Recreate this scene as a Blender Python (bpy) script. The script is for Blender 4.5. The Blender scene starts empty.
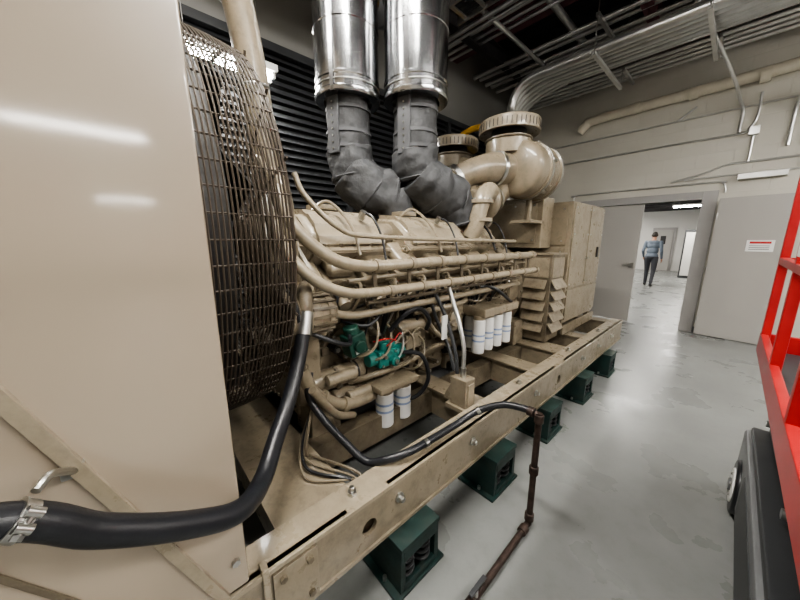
import bpy, bmesh, math, random
from mathutils import Vector, Matrix, noise
random.seed(4)
R=math.radians
# ------------------------------------------------------------------ materials
def mat(name,col,rough=.5,metal=0.,var=.08,nscale=6.,bump=0.,bscale=40.,spec=.5,emis=None,estr=0,coat=0.,dirt=0.,dirtcol=(.06,.045,.03)):
    m=bpy.data.materials.new(name); m.use_nodes=True
    nt=m.node_tree; b=nt.nodes['Principled BSDF']
    b.inputs['Roughness'].default_value=rough; b.inputs['Metallic'].default_value=metal
    b.inputs['Specular IOR Level'].default_value=spec
    b.inputs['Coat Weight'].default_value=coat; b.inputs['Coat Roughness'].default_value=.08
    tc=nt.nodes.new('ShaderNodeTexCoord')
    n=nt.nodes.new('ShaderNodeTexNoise'); n.inputs['Scale'].default_value=nscale; n.inputs['Detail'].default_value=5
    nt.links.new(tc.outputs['Object'],n.inputs['Vector'])
    r=nt.nodes.new('ShaderNodeValToRGB')
    r.color_ramp.elements[0].position=.3; r.color_ramp.elements[1].position=.7
    r.color_ramp.elements[0].color=[c*(1-var) for c in col]+[1]
    r.color_ramp.elements[1].color=[min(1,c*(1+var)) for c in col]+[1]
    nt.links.new(n.outputs['Fac'],r.inputs['Fac']); out=r.outputs['Color']
    if dirt:
        d=nt.nodes.new('ShaderNodeTexNoise'); d.inputs['Scale'].default_value=11; d.inputs['Detail'].default_value=9; d.inputs['Roughness'].default_value=.7
        nt.links.new(tc.outputs['Object'],d.inputs['Vector'])
        dr=nt.nodes.new('ShaderNodeMapRange'); dr.inputs['From Min'].default_value=.48; dr.inputs['From Max'].default_value=.72; dr.inputs['To Max'].default_value=dirt
        nt.links.new(d.outputs['Fac'],dr.inputs['Value'])
        mx=nt.nodes.new('ShaderNodeMixRGB'); nt.links.new(dr.outputs['Result'],mx.inputs['Fac']); nt.links.new(out,mx.inputs['Color1']); mx.inputs['Color2'].default_value=list(dirtcol)+[1]
        out=mx.outputs['Color']
        rr=nt.nodes.new('ShaderNodeMapRange'); rr.inputs['From Min'].default_value=.3; rr.inputs['From Max'].default_value=.7; rr.inputs['To Min'].default_value=rough*.75; rr.inputs['To Max'].default_value=min(1,rough*1.5)
        nt.links.new(d.outputs['Fac'],rr.inputs['Value']); nt.links.new(rr.outputs['Result'],b.inputs['Roughness'])
    nt.links.new(out,b.inputs['Base Color'])
    if bump:
        n2=nt.nodes.new('ShaderNodeTexNoise'); n2.inputs['Scale'].default_value=bscale; n2.inputs['Detail'].default_value=4
        nt.links.new(tc.outputs['Object'],n2.inputs['Vector'])
        bp=nt.nodes.new('ShaderNodeBump'); bp.inputs['Strength'].default_value=bump; bp.inputs['Distance'].default_value=.02
        nt.links.new(n2.outputs['Fac'],bp.inputs['Height']); nt.links.new(bp.outputs['Normal'],b.inputs['Normal'])
    if emis:
        b.inputs['Emission Color'].default_value=list(emis)+[1]; b.inputs['Emission Strength'].default_value=estr
    return m
TAN=mat('tan_paint',(.232,.195,.138),.30,var=.12,nscale=2.5,bump=.05,bscale=60,coat=.4,dirt=.5)
TANP=mat('tan_panel_paint',(.36,.30,.23),.34,var=.04,nscale=1.5,bump=.012,bscale=9,coat=1.)
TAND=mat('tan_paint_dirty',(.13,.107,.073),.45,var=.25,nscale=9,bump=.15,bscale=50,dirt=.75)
TANL=mat('tan_paint_light',(.285,.243,.175),.28,var=.08,nscale=5,coat=.45,dirt=.35,bump=.04,bscale=70)
GUARD=mat('guard_wire',(.065,.052,.04),.4,metal=.2)
DARK=mat('dark_steel',(.014,.014,.014),.5,var=.3)
BLK=mat('black_rubber',(.012,.013,.016),.38,var=.2,nscale=20,bump=.05,bscale=120)
STEEL=mat('galvanised_steel',(.46,.47,.48),.18,metal=1,var=.2,nscale=7,bump=.05,bscale=9)
CHR=mat('zinc_steel',(.5,.5,.48),.3,metal=1,var=.1)
BLANK=mat('insulation_blanket',(.05,.052,.055),.65,var=.3,nscale=14,bump=.5,bscale=20)
BLANKL=mat('insulation_seam',(.08,.083,.088),.65,var=.2)
GREEN=mat('isolator_green',(.007,.027,.024),.45,var=.3,nscale=10,dirt=.3)
TEAL=mat('pump_teal',(.01,.17,.145),.4,var=.2,nscale=12,dirt=.3)
DKGRN=mat('actuator_green',(.01,.05,.035),.4,var=.2)
WHT=mat('filter_white',(.72,.72,.70),.35,var=.03)
BLUE=mat('label_blue',(.25,.33,.5),.4)
RED=mat('red_paint',(.34,.012,.014),.35,var=.15)
REDT=mat('red_tag',(.5,.02,.02),.4)
RUST=mat('rusty_pipe',(.045,.03,.024),.55,metal=.4,var=.45,nscale=25,bump=.3)
GREYP=mat('grey_paint',(.13,.135,.14),.4,var=.1)
GREYD=mat('charcoal_paint',(.035,.037,.04),.45,var=.15)
ALU=mat('conduit_metal',(.62,.62,.61),.28,metal=.85,var=.12)
PVC=mat('cream_pipe',(.66,.61,.50),.4,var=.08)
BEAM=mat('red_oxide_beam',(.13,.05,.06),.6,var=.25)
CEIL=mat('ceiling_deck',(.016,.016,.018),.6,var=.2,nscale=2)
JOI=mat('ceiling_joist',(.035,.032,.033),.55,var=.2)
DOOR=mat('door_paint',(.37,.355,.33),.4,var=.03,nscale=1)
FRAME=mat('frame_paint',(.30,.29,.28),.4,var=.04)
SIGN=mat('sign_white',(.8,.8,.78),.5,var=.01)
YEL=mat('yellow_paint',(.6,.34,.03),.4)
SKIN=mat('skin',(.40,.22,.15),.5); HAIR=mat('hair',(.02,.017,.014),.7,var=.3,nscale=60)
SHIRT=mat('shirt_blue_grey',(.11,.135,.17),.8); PANTS=mat('trousers',(.04,.042,.05),.8); SHOE=mat('shoe',(.015,.013,.012),.5)
EYE=mat('eye',(.7,.7,.7),.2)
LAMP=mat('lamp_tube',(1,1,1),.4,emis=(1,.97,.92),estr=80)
def wallmat(name,col,bw=.4,bh=.2,st=.25):
    m=mat(name,col,.5,var=.05,nscale=1.2)
    nt=m.node_tree; b=nt.nodes['Principled BSDF']
    g=nt.nodes.new('ShaderNodeNewGeometry'); mp=nt.nodes.new('ShaderNodeMapping'); mp.inputs['Rotation'].default_value=(R(90),0,0)
    br=nt.nodes.new('ShaderNodeTexBrick'); br.inputs['Scale'].default_value=1; br.inputs['Brick Width'].default_value=bw; br.inputs['Row Height'].default_value=bh
    br.inputs['Mortar Size'].default_value=.006; br.inputs['Mortar Smooth'].default_value=.6
    br.inputs['Color1'].default_value=(1,1,1,1);br.inputs['Color2'].default_value=(1,1,1,1);br.inputs['Mortar'].default_value=(0,0,0,1)
    nt.links.new(g.outputs['Position'],mp.inputs['Vector']); nt.links.new(mp.outputs['Vector'],br.inputs['Vector'])
    bp=nt.nodes.new('ShaderNodeBump'); bp.inputs['Strength'].default_value=st; bp.inputs['Distance'].default_value=.01
    nt.links.new(br.outputs['Color'],bp.inputs['Height']); nt.links.new(bp.outputs['Normal'],b.inputs['Normal'])
    return m
WALL=wallmat('wall_cream',(.52,.50,.44)); WALLC=mat('corridor_wall',(.6,.59,.56),.6,var=.03,nscale=1)
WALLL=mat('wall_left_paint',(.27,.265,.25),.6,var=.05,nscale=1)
def floormat():
    m=mat('epoxy_floor',(.20,.208,.202),.22,var=.15,nscale=1.3,spec=.5,dirt=.2,dirtcol=(.07,.07,.065))
    nt=m.node_tree;b=nt.nodes['Principled BSDF']
    n=nt.nodes.new('ShaderNodeTexNoise');n.inputs['Scale'].default_value=2.2;n.inputs['Detail'].default_value=8
    g=nt.nodes.new('ShaderNodeNewGeometry');nt.links.new(g.outputs['Position'],n.inputs['Vector'])
    mr=nt.nodes.new('ShaderNodeMapRange');mr.inputs['From Min'].default_value=.3;mr.inputs['From Max'].default_value=.7;mr.inputs['To Min'].default_value=.22;mr.inputs['To Max'].default_value=.4
    nt.links.new(n.outputs['Fac'],mr.inputs['Value']);nt.links.new(mr.outputs['Result'],b.inputs['Roughness'])
    return m
FLOOR=floormat()
# ------------------------------------------------------------------ builder
def empty(name,loc=(0,0,0),parent=None):
    e=bpy.data.objects.new(name,None); e.location=loc; e.empty_display_size=.2
    bpy.context.collection.objects.link(e)
    e['w']=list(loc)
    if parent: par(e,parent)
    return e
def par(o,p):
    o.parent=p; o.matrix_parent_inverse=Matrix.Translation(-Vector(p['w']))
def frame_z(d):
    d=Vector(d).normalized(); return d.to_track_quat('Z','Y').to_matrix().to_4x4()
def crom(pts,n):
    P=[Vector(p) for p in pts]
    if len(P)<3 or n<=1: return P
    Q=[P[0]*2-P[1]]+P+[P[-1]*2-P[-2]]; out=[]
    for i in range(1,len(Q)-2):
        a,b,c,d=Q[i-1:i+3]
        for k in range(n):
            t=k/n; out.append(.5*((2*b)+(c-a)*t+(2*a-5*b+4*c-d)*t*t+(3*b-3*c+d-a)*t**3))
    out.append(P[-1]); return out
class B:
    def __init__(s): s.bm=bmesh.new(); s.m=[]
    def mi(s,m):
        if m not in s.m: s.m.append(m)
        return s.m.index(m)
    def put(s,t,m,M=None):
        if M is not None: t.transform(M)
        bmesh.ops.recalc_face_normals(t,faces=t.faces)
        i=s.mi(m)
        for f in t.faces: f.material_index=i; f.smooth=True
        for e in t.edges:
            if len(e.link_faces)!=2 or e.calc_face_angle(0)>R(38): e.smooth=False
        me=bpy.data.meshes.new('t'); t.to_mesh(me); t.free(); s.bm.from_mesh(me); bpy.data.meshes.remove(me)
    def box(s,a,b,m,bev=0,M=None,seg=2):
        t=bmesh.new(); bmesh.ops.create_cube(t,size=1)
        a=Vector(a);b=Vector(b);c=(a+b)/2;d=b-a
        t.transform(Matrix.Translation(c)@Matrix.Diagonal((abs(d.x),abs(d.y),abs(d.z),1)))
        if bev: bmesh.ops.bevel(t,geom=t.edges[:],offset=bev,segments=seg,affect='EDGES',profile=.5)
        s.put(t,m,M)
    def cyl(s,p0,p1,r,m,r2=None,seg=20,M=None,bev=0):
        p0=Vector(p0);p1=Vector(p1);d=p1-p0
        t=bmesh.new(); bmesh.ops.create_cone(t,cap_ends=True,segments=seg,radius1=r,radius2=r if r2 is None else r2,depth=d.length)
        if bev:
            ed=[e for e in t.edges if abs(e.verts[0].co.z-e.verts[1].co.z)<1e-6]
            bmesh.ops.bevel(t,geom=ed,offset=bev,segments=3,affect='EDGES',profile=.5)
        T=Matrix.Translation((p0+p1)/2)@frame_z(d)
        s.put(t,m,(M@T) if M is not None else T)
    def tube(s,pts,r,m,seg=10,n=6,M=None,cap=True,wr=0):
        P=crom(pts,n); N=len(P)
        rr=r if isinstance(r,(list,tuple)) else None
        t=bmesh.new(); rings=[]; 
        tan=[(P[min(i+1,N-1)]-P[max(i-1,0)]).normalized() for i in range(N)]
        u=tan[0].orthogonal().normalized()
        for i in range(N):
            if i: 
                q=tan[i-1].rotation_difference(tan[i]); u=(q@u); u=(u-tan[i]*u.dot(tan[i])).normalized()
            w=tan[i].cross(u)
            if rr:
                f=i/(N-1)*(len(rr)-1); k=min(int(f),len(rr)-2); ra=rr[k]+(rr[k+1]-rr[k])*(f-k)
            else: ra=r
            ring=[]
            for j in range(seg):
                a=2*math.pi*j/seg; d=math.cos(a)*u+math.sin(a)*w; p=P[i]+ra*d
                if wr: p=p+d*wr*(noise.noise(p*7)+.4*noise.noise(p*18))
                ring.append(t.verts.new(p))
            rings.append(ring)
        for i in range(N-1):
            for j in range(seg):
                t.faces.new((rings[i][j],rings[i][(j+1)%seg],rings[i+1][(j+1)%seg],rings[i+1][j]))
        if cap: t.faces.new(rings[0][::-1]); t.faces.new(rings[-1])
        s.put(t,m,M)
    def torus(s,c,ax,Rr,r,m,seg=40,rs=8,M=None):
        t=bmesh.new(); rings=[]
        for i in range(seg):
            a=2*math.pi*i/seg; d=Vector((math.cos(a),math.sin(a),0))
            rings.append([t.verts.new(d*(Rr+r*math.cos(b))+Vector((0,0,r*math.sin(b)))) for b in [2*math.pi*j/rs for j in range(rs)]])
        for i in range(seg):
            for j in range(rs):
                t.faces.new((rings[i][j],rings[(i+1)%seg][j],rings[(i+1)%seg][(j+1)%rs],rings[i][(j+1)%rs]))
        T=Matrix.Translation(c)@frame_z(ax); s.put(t,m,(M@T) if M is not None else T)
    def lathe(s,prof,c,ax,m,seg=36,M=None):
        t=bmesh.new(); rings=[]
        for (r,z) in prof:
            rings.append([t.verts.new((max(r,.0005)*math.cos(2*math.pi*j/seg),max(r,.0005)*math.sin(2*math.pi*j/seg),z)) for j in range(seg)])
        for i in range(len(prof)-1):
            for j in range(seg):
                t.faces.new((rings[i][j],rings[i][(j+1)%seg],rings[i+1][(j+1)%seg],rings[i+1][j]))
        T=Matrix.Translation(c)@frame_z(ax); s.put(t,m,(M@T) if M is not None else T)
    def sph(s,c,r,m,sc=(1,1,1),M=None,seg=20):
        t=bmesh.new(); bmesh.ops.create_uvsphere(t,u_segments=seg,v_segments=seg//2+2,radius=r)
        T=Matrix.Translation(c)@Matrix.Diagonal((*sc,1)); s.put(t,m,(M@T) if M is not None else T)
    def prism(s,poly,axis,a,b,m,bev=0,M=None):
        t=bmesh.new()
        def mk(p,q):
            if axis=='Y': return (p[0],q,p[1])
            if axis=='X': return (q,p[0],p[1])
            return (p[0],p[1],q)
        A=[t.verts.new(mk(p,a)) for p in poly]; C=[t.verts.new(mk(p,b)) for p in poly]; n=len(poly)
        t.faces.new(A); t.faces.new(C[::-1])
        for i in range(n): t.faces.new((A[i],A[(i+1)%n],C[(i+1)%n],C[i]))
        if bev: bmesh.ops.bevel(t,geom=t.edges[:],offset=bev,segments=3,affect='EDGES')
        s.put(t,m,M)
    def helix(s,c,r,h,turns,w,m):
        n=int(turns*14); s.tube([Vector(c)+Vector((r*math.cos(2*math.pi*turns*i/n),r*math.sin(2*math.pi*turns*i/n),h*i/n)) for i in range(n+1)],w,m,seg=6,n=1)
    def bolt(s,p,ax,m=None,r=.011,h=.012,M=None):
        p=Vector(p);ax=Vector(ax).normalized(); s.cyl(p-ax*.003,p+ax*h,r,m or CHR,seg=6,M=M)
    def obj(s,name,parent=None):
        me=bpy.data.meshes.new(name); s.bm.to_mesh(me); s.bm.free()
        for m in s.m: me.materials.append(m)
        o=bpy.data.objects.new(name,me); bpy.context.collection.objects.link(o)
        wn=o.modifiers.new('wn','WEIGHTED_NORMAL'); wn.keep_sharp=True; wn.weight=80
        if parent: par(o,parent)
        return o
V=Vector
# ------------------------------------------------------------------ room
H=4.9; XL=-3.6; XR=16.; YF=6.8; YB=-4.
b=B(); b.box((XL-.2,YB-.2,-.1),(XR+.2,21,0),FLOOR); b.obj('floor')
b=B(); b.box((XL-.2,YB-.2,H),(XR+.2,YF+.3,H+.1),CEIL)
for i in range(44): 
    y=YB+.25*i; b.prism([(y,H),(y+.06,H-.04),(y+.12,H-.04),(y+.18,H)],'X',XL,XR,CEIL)
b.obj('ceiling')
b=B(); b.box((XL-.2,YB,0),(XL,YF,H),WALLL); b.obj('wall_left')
b=B(); b.box((XR,YB,0),(XR+.2,YF,H),WALL); b.obj('wall_right')
b=B(); b.box((XL-.2,YB-.2,0),(XR+.2,YB,H),WALL); b.obj('wall_back')
DX0,DX1,DZ=-2.05,-.45,2.12
b=B(); b.box((XL-.2,YF,0),(DX0,YF+.2,H),WALL); b.box((DX1,YF,0),(XR+.2,YF+.2,H),WALL); b.box((DX0,YF,DZ),(DX1,YF+.2,H),WALL)
b.obj('wall_far')
b=B()
b.box((DX0-.12,YF-.03,0),(DX0,YF+.23,DZ+.12),FRAME,.005); b.box((DX1,YF-.03,0),(DX1+.17,YF+.23,DZ+.12),FRAME,.005); b.box((DX0,YF-.03,DZ),(DX1,YF+.23,DZ+.12),FRAME,.005)
b.obj('trim_1')
b=B(); b.box((XL,YB,0),(XL+.015,YF,.1),GREYP); b.obj('baseboard_left')
b=B(); b.box((DX1+.17,YF-.015,0),(XR,YF,.1),GREYP); b.obj('baseboard_far')
def doorleaf(name,w,M,sign=False):
    e=empty(name,M.translation)
    b=B(); b.box((0,-.022,.01),(w,.022,DZ-.01),DOOR,.003,M=M)
    for z in (.25,1.05,1.85): b.cyl((0,-.028,z-.05),(0,-.028,z+.05),.01,CHR,M=M,seg=10)
    if not sign:
        b.box((w-.10,-.03,1.0),(w-.03,-.02,1.1),CHR,.002,M=M); b.cyl((w-.065,-.02,1.05),(w-.065,-.07,1.05),.01,CHR,M=M,seg=10); b.cyl((w-.065,-.065,1.05),(w-.19,-.065,1.05),.009,CHR,M=M,seg=10)
    if sign:
        b.box((.36,-.026,1.34),(.62,-.021,1.5),SIGN,M=M); b.box((.39,-.028,1.45),(.59,-.025,1.48),REDT,M=M)
        for z in (1.42,1.395,1.37): b.box((.39,-.028,z-.004),(.58,-.025,z+.004),GREYP,M=M)
    b.obj('leaf',e)
doorleaf('door_1',.88,Matrix.Translation((DX0+.01,YF+.03,0)))
doorleaf('door_2',.78,Matrix.Translation((DX1+.2,YF-.09,0))@Matrix.Rotation(R(-6),4,'Z'),True)
b=B(); b.box((-6.2,YF+.2,0),(-6,20,3.2),WALLC); b.obj('wall_corridor_left')
b=B(); b.box((-.1,YF+.2,0),(.1,20,3.2),WALLC); b.obj('wall_corridor_right')
b=B(); b.box((-6.2,20,0),(.1,20.2,3.2),WALLC); b.obj('wall_corridor_end')
b=B(); b.box((-6.2,YF+.2,3.0),(.1,20.2,3.1),CEIL)
for i in range(8): b.box((-6,8+i*1.5,2.8),(-.1,8.1+i*1.5,3.0),JOI)
b.obj('ceiling_corridor')
b=B(); b.box((-2.9,19.94,0),(-2.0,19.995,2.1),FRAME,.01); b.box((-2.8,19.9,0),(-2.1,19.945,2.0),DOOR,.01); b.box((-2.55,19.88,1.3),(-2.35,19.905,1.7),DARK); b.obj('door_3')
b=B(); b.box((-1.4,16.5,0),(-.6,17.1,1.9),GREYD,.02); b.box((-1.35,16.48,.1),(-1.01,16.5,1.8),WALLC,.004); b.box((-.99,16.48,.1),(-.65,16.5,1.8),WALLC,.004); b.obj('storage_cabinet')
e=empty('wall_louver',(XL,3.2,1)); b=B()
LY0,LY1,LZ0,LZ1=.3,6.3,.6,3.45
b.box((XL+.001,LY0,LZ0),(XL+.02,LY1,LZ1),DARK)
for y in (LY0,2.3,4.3,LY1): b.box((XL,y-.04,LZ0),(XL+.11,y+.04,LZ1),GREYD,.004)
for z in (LZ0,LZ1): b.box((XL,LY0,z-.04),(XL+.11,LY1,z+.04),GREYD,.004)
for i in range(36):
    z=LZ0+.05+i*.078
    b.box((-.04,LY0,-.003),(.04,LY1,.003),GREYD,M=Matrix.Translation((XL+.05,0,z))@Matrix.Rotation(R(50),4,'Y'))
b.obj('slats',e)
# ------------------------------------------------------------------ ceiling steel
def ibeam(name,p0,p1,h,w,m):
    b=B(); p0=V(p0);p1=V(p1);d=p1-p0;L=d.length; M=Matrix.Translation(p0)@Matrix.Rotation(math.atan2(d.y,d.x),4,'Z')
    b.box((0,-w/2,-.015),(L,w/2,0),m,M=M); b.box((0,-w/2,-h),(L,w/2,-h+.015),m,M=M); b.box((0,-.006,-h),(L,.006,0),m,M=M); return b.obj(name)
for y in (2.3,4.45): ibeam('ceiling_beam',(XL,y,H-.04),(XR,y,H-.04),.45,.24,BEAM)
ibeam('ceiling_beam',(XL,6.6,H-.04),(XR,6.6,H-.04),.45,.25,BEAM)
for x in (-2.9,-1.1,.7,2.5): ibeam('ceiling_joist',(x,YB,H-.5),(x,YF-.02,H-.5),.2,.12,JOI if x!=-1.1 else BEAM)
CON=empty('electrical_conduit_run',(0,5,3.8))
def conduit(name,paths,m=ALU,seg=10,n=6,parent=None):
    b=B()
    for (p,r) in paths: b.tube(p,r,m,seg=seg,n=n)
    b.obj(name,parent or CON)
ps=[]
for i in range(6):
    y=4.7+i*.20; x0=-2.62-.13*i; z=3.82+.045*i
    rb=.36+.13*i
    pts=[(x0,y,0.0),(x0,y,z-rb-.3),(x0,y,z-rb)]+[(x0+rb*(1-math.cos(a)),y,z-rb+rb*math.sin(a)) for a in (R(30),R(60))]+[(x0+rb,y,z),(x0+rb+.3,y,z),(0,y,z),(8,y,z)]
    ps.append((pts,.064-.006*(i%2)))
conduit('large_bundle',ps,seg=14)
ps=[]
for i in range(5):
    y=4.8+i*.18; z=4.2+.03*(i%2); ps.append(([(-3.4,y,z),(0,y,z),(8,y,z)],.032))
for i in range(4): ps.append(([(-3.4,5.95+.14*i,4.05),(0,5.95+.14*i,4.05),(8,5.95+.14*i,4.05)],.032))
for i in range(3): ps.append(([(-3.4,3.9+.13*i,4.25),(0,3.9+.13*i,4.25),(8,3.9+.13*i,4.25)],.022))
ps.append(([(-.9,3.3,4.33),(-.9,4.2,4.33),(-.7,5.0,4.15),(-.35,6.0,3.6),(-.25,6.6,3.42),(-.2,6.775,3.3),(-.2,6.78,3.02)],.02))
for i in range(3): ps.append(([(.5+.14*i,3.2,4.3),(.5+.14*i,4.6,4.3),(.45+.14*i,5.2,4.2),(.35+.14*i,6.0,3.6),(.3+.14*i,6.6,3.35),(.28+.14*i,6.77,3.2),(.28+.14*i,6.78,2.75)],.02))
ps.append(([(-3.3,3.55,4.1),(-1,3.55,4.1),(7,3.55,4.1)],.03)); ps.append(([(-3.3,3.65,4.1),(-1,3.65,4.1),(7,3.65,4.1)],.02))
ps.append(([(-2.4,-2,4.15),(-2.4,2,4.15),(-2.4,6.7,4.15)],.03)); ps.append(([(-1.9,-2,4.3),(-1.9,2,4.3),(-1.9,6.7,4.3)],.045))
ps.append(([(.4,-2,4.3),(.4,2,4.3),(.4,6.7,4.3)],.03)); ps.append(([(-.3,-2,4.32),(-.3,2,4.32),(-.3,6.7,4.32)],.022))
conduit('small_runs',ps)
b=B()
for y in (3.0,3.3): b.box((-2.6,y-.01,4.0),(9,y+.01,4.09),ALU)
for i in range(46): b.box((-2.5+i*.25,3.0,4.01),(-2.46+i*.25,3.3,4.03),ALU)
for i in range(6): b.tube([(-2.5,3.05+.04*i,4.045),(0,3.06+.04*i,4.04),(9,3.05+.04*i,4.045)],.016,GREYD,seg=8,n=2)
for x in (-2.4,-.4,1.6,3.6): 
    for y in (2.98,3.32): b.cyl((x,y,4.0),(x,y,H),.006,CHR,seg=6)
b.obj('cable_tray',CON)
b=B()
for x in (-1.5,-.5,.6,2.0):
    for z in (3.735,4.145): b.box((x-.02,4.55,z-.02),(x+.02,5.85,z+.02),ALU)
    for y in (4.57,5.83): b.cyl((x,y,3.72),(x,y,H-.03),.007,CHR,seg=8)
    b.box((x-.02,5.87,3.98),(x+.02,6.5,4.02),ALU)
    for y in (5.89,6.48): b.cyl((x,y,3.97),(x,y,H-.03),.007,CHR,seg=8)
b.obj('strut_supports',CON)
b=B(); b.cyl((-2.9,-2,3.95),(-2.9,2.85,3.95),.18,GREYP,seg=32)
for i in range(5): b.cyl((-2.9,-1.6+i,3.95),(-2.9,-1.57+i,3.95),.19,GREYP,seg=32)
for i in range(3): b.box((-2.91,-1+1.7*i,4.1),(-2.89,-.97+1.7*i,H),CHR)
b.obj('ventilation_duct')
b=B()
pts=[(-2.0,6.715,3.66),(-.5,6.715,3.70),(1.5,6.715,3.74),(6,6.715,3.76)]
b.tube([(-2.3,6.715,3.5),(-2.2,6.715,3.6)]+pts,.075,PVC,seg=16)
for x in (-1.5,-.8,-.1,.6): b.cyl((x,6.712,3.68),(x+.1,6.712,3.683),.087,PVC,seg=16)
b.obj('insulated_water_pipe')
ps=[([(-3.3,6.785,2.98),(-1,6.785,3.0),(-.2,6.785,3.0),(-.1,6.785,3.06),(-.05,6.785,3.2),(-.05,6.785,3.5)],.015),
([(-.85,6.785,2.42),(-.5,6.785,2.5),(-.2,6.785,2.6),(.3,6.785,2.6),(5,6.785,2.62)],.014),
([(-.6,6.785,2.42),(-.3,6.785,2.44),(4,6.785,2.44)],.011),
([(-.05,6.785,3.0),(-.05,6.785,2.6)],.012),
([(-3.3,6.785,3.32),(-1.2,6.785,3.34),(5,6.785,3.38)],.012),
([(-2.3,6.785,1.2),(-2.3,6.785,2.25),(-2.27,6.785,2.33),(-2.2,6.785,2.36),(-.4,6.785,2.36),(-.26,6.785,2.34),(-.22,6.785,2.25),(-.22,6.785,2.2)],.012),
([(-.9,6.785,3.35),(-.7,6.785,3.5)],.012)]
WC=empty('wall_conduit',(-1,6.78,2.5)); conduit('pipes',ps,seg=8,parent=WC)
b=B(); b.box((-.12,6.72,2.36),(.34,6.8,2.44),ALU,.006); b.box((-.1,6.72,2.95),(0,6.8,3.06),ALU,.004); b.box((.5,6.72,2.5),(.62,6.8,2.68),ALU,.004)
b.obj('junction_boxes',WC)
b=B(); b.tube([(-3.4,4.3,0),(-3.4,4.3,2.9),(-3.35,4.3,3.1),(-3.1,4.3,3.2),(-2.9,4.3,3.2)],.045,YEL,seg=12); b.obj('yellow_gas_pipe')
# ------------------------------------------------------------------ lamps
def lamp(name,x,y,z,L,ax='Y',pw=60,up_fill=0):
    e=empty(name,(x,y,z)); b=B(); l=L/2
    def bx(a,c,m,bev=0):
        if ax=='X': a=(a[1],a[0],a[2]);c=(c[1],c[0],c[2])
        a=(x+a[0],y+a[1],z+a[2]);c=(x+c[0],y+c[1],z+c[2]); b.box(a,c,m,bev)
    bx((-.11,-l,0),(.11,l,.06),SIGN,.006)
    for s in (-.055,.055):
        bx((s-.018,-l+.04,-.045),(s+.018,l-.04,-.01),LAMP,.01)
        for q in (-1,1): bx((s-.02,q*(l-.03)-.012,-.05),(s+.02,q*(l-.03)+.012,0),SIGN)
    if up_fill: bx((-.03,-l+.05,.06),(.03,l-.05,.075),LAMP)  # added glowing strip on top, goes with the upward fill
    if z<H-.2:
        for q in (-1,1):
            xx,yy=(x,y+q*l*.7) if ax=='Y' else (x+q*l*.7,y)
            b.cyl((xx,yy,z+.05),(xx,yy,H),.004,CHR,seg=6)
    b.obj('housing',e)
    for (pp,zz,rx) in ((pw,z-.07,0),(up_fill,z+.1,math.pi)):  # second entry is an added upward fill to brighten the overhead conduits
        if not pp: continue
        d=bpy.data.lights.new('area','AREA'); d.shape='RECTANGLE'; d.size=.2 if ax=='Y' else L; d.size_y=L if ax=='Y' else .2; d.energy=pp; d.color=(1,.955,.885)
        o=bpy.data.objects.new('area',d); o.location=(x,y,zz); o.rotation_euler=(rx,0,0); bpy.context.collection.objects.link(o); par(o,e)
N='fluorescent_light'
lamp(N,2.6,-2.6,4.35,2.2,'Y',40); lamp(N,1.9,1.3,3.7,2.2,'Y',85,18); lamp(N,2.9,4.8,3.45,2.2,'Y',105,36); lamp(N,5.2,2.4,4.35,2.2,'Y',65)
lamp(N,-.9,.3,4.1,1.8,'X',140); lamp(N,-2.1,-1.2,4.3,1.2,'Y',50)
lamp(N,8.2,-.35,3.9,2.2,'Y',90); lamp(N,13.5,.3,2.95,1.6,'Y',50)
lamp(N,-3.3,.9,3.08,.85,'Y',15)
for (x,y) in ((-1.6,9),(-3,12),(-1.2,15.5),(-4,17.5)): lamp('corridor_light',x,y,2.74,1.2,'X',75)
# ================================================================== GENERATOR
XC=-1.9; XN=-.83; XF=-2.97; YS,YE=-.95,4.6; ZB,ZT=.25,.5
GEN=empty('diesel_generator',(XC,1.8,.25))
e=empty('skid_base',(XC,1.8,.25),GEN); b=B()
def holeplate(b,x,y0,y1,z0,z1,cy,cz,r,m):
    for xx in (x,x-.018):
        t=bmesh.new(); n=24; c=[];o=[]
        for j in range(n):
            a=2*math.pi*(j+.5)/n; ca,sa=math.cos(a),math.sin(a)
            k=min(((y1-cy) if ca>0 else (cy-y0))/max(abs(ca),1e-6),((z1-cz) if sa>0 else (cz-z0))/max(abs(sa),1e-6))
            c.append(t.verts.new((xx,cy+r*ca,cz+r*sa))); o.append(t.verts.new((xx,cy+k*ca,cz+k*sa)))
        for j in range(n): t.faces.new((c[j],c[(j+1)%n],o[(j+1)%n],o[j]))
        for (yy,zz) in ((y0,z0),(y0,z1),(y1,z0),(y1,z1)):
            best=sorted(range(n),key=lambda j:(o[j].co.y-yy)**2+(o[j].co.z-zz)**2)[:2]
            v=t.verts.new((xx,yy,zz)); t.faces.new((o[best[0]],v,o[best[1]]))
        b.put(t,m)
    b.lathe([(r,0),(r,.018)],(x-.018,cy,cz),(1,0,0),m,seg=24)
holes=[.59,2.55]
y=YS
for h in holes:
    b.box((XN-.018,y,ZB),(XN,h-.1,ZT),TAN); holeplate(b,XN,h-.1,h+.1,ZB,ZT,h,.36,.036,TAN); y=h+.1
b.box((XN-.018,y,ZB),(XN,YE,ZT),TAN)
b.box((XN-.12,YS,ZT-.018),(XN+.012,YE,ZT),TANL,.003); b.box((XN-.13,YS,ZB),(XN+.01,YE,ZB+.018),TAN,.003)
b.box((XF,YS,ZB),(XF+.018,YE,ZT),TAN); b.box((XF,YS,ZT-.018),(XF+.13,YE,ZT),TAN,.003); b.box((XF,YS,ZB),(XF+.13,YE,ZB+.018),TAN,.003)
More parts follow.
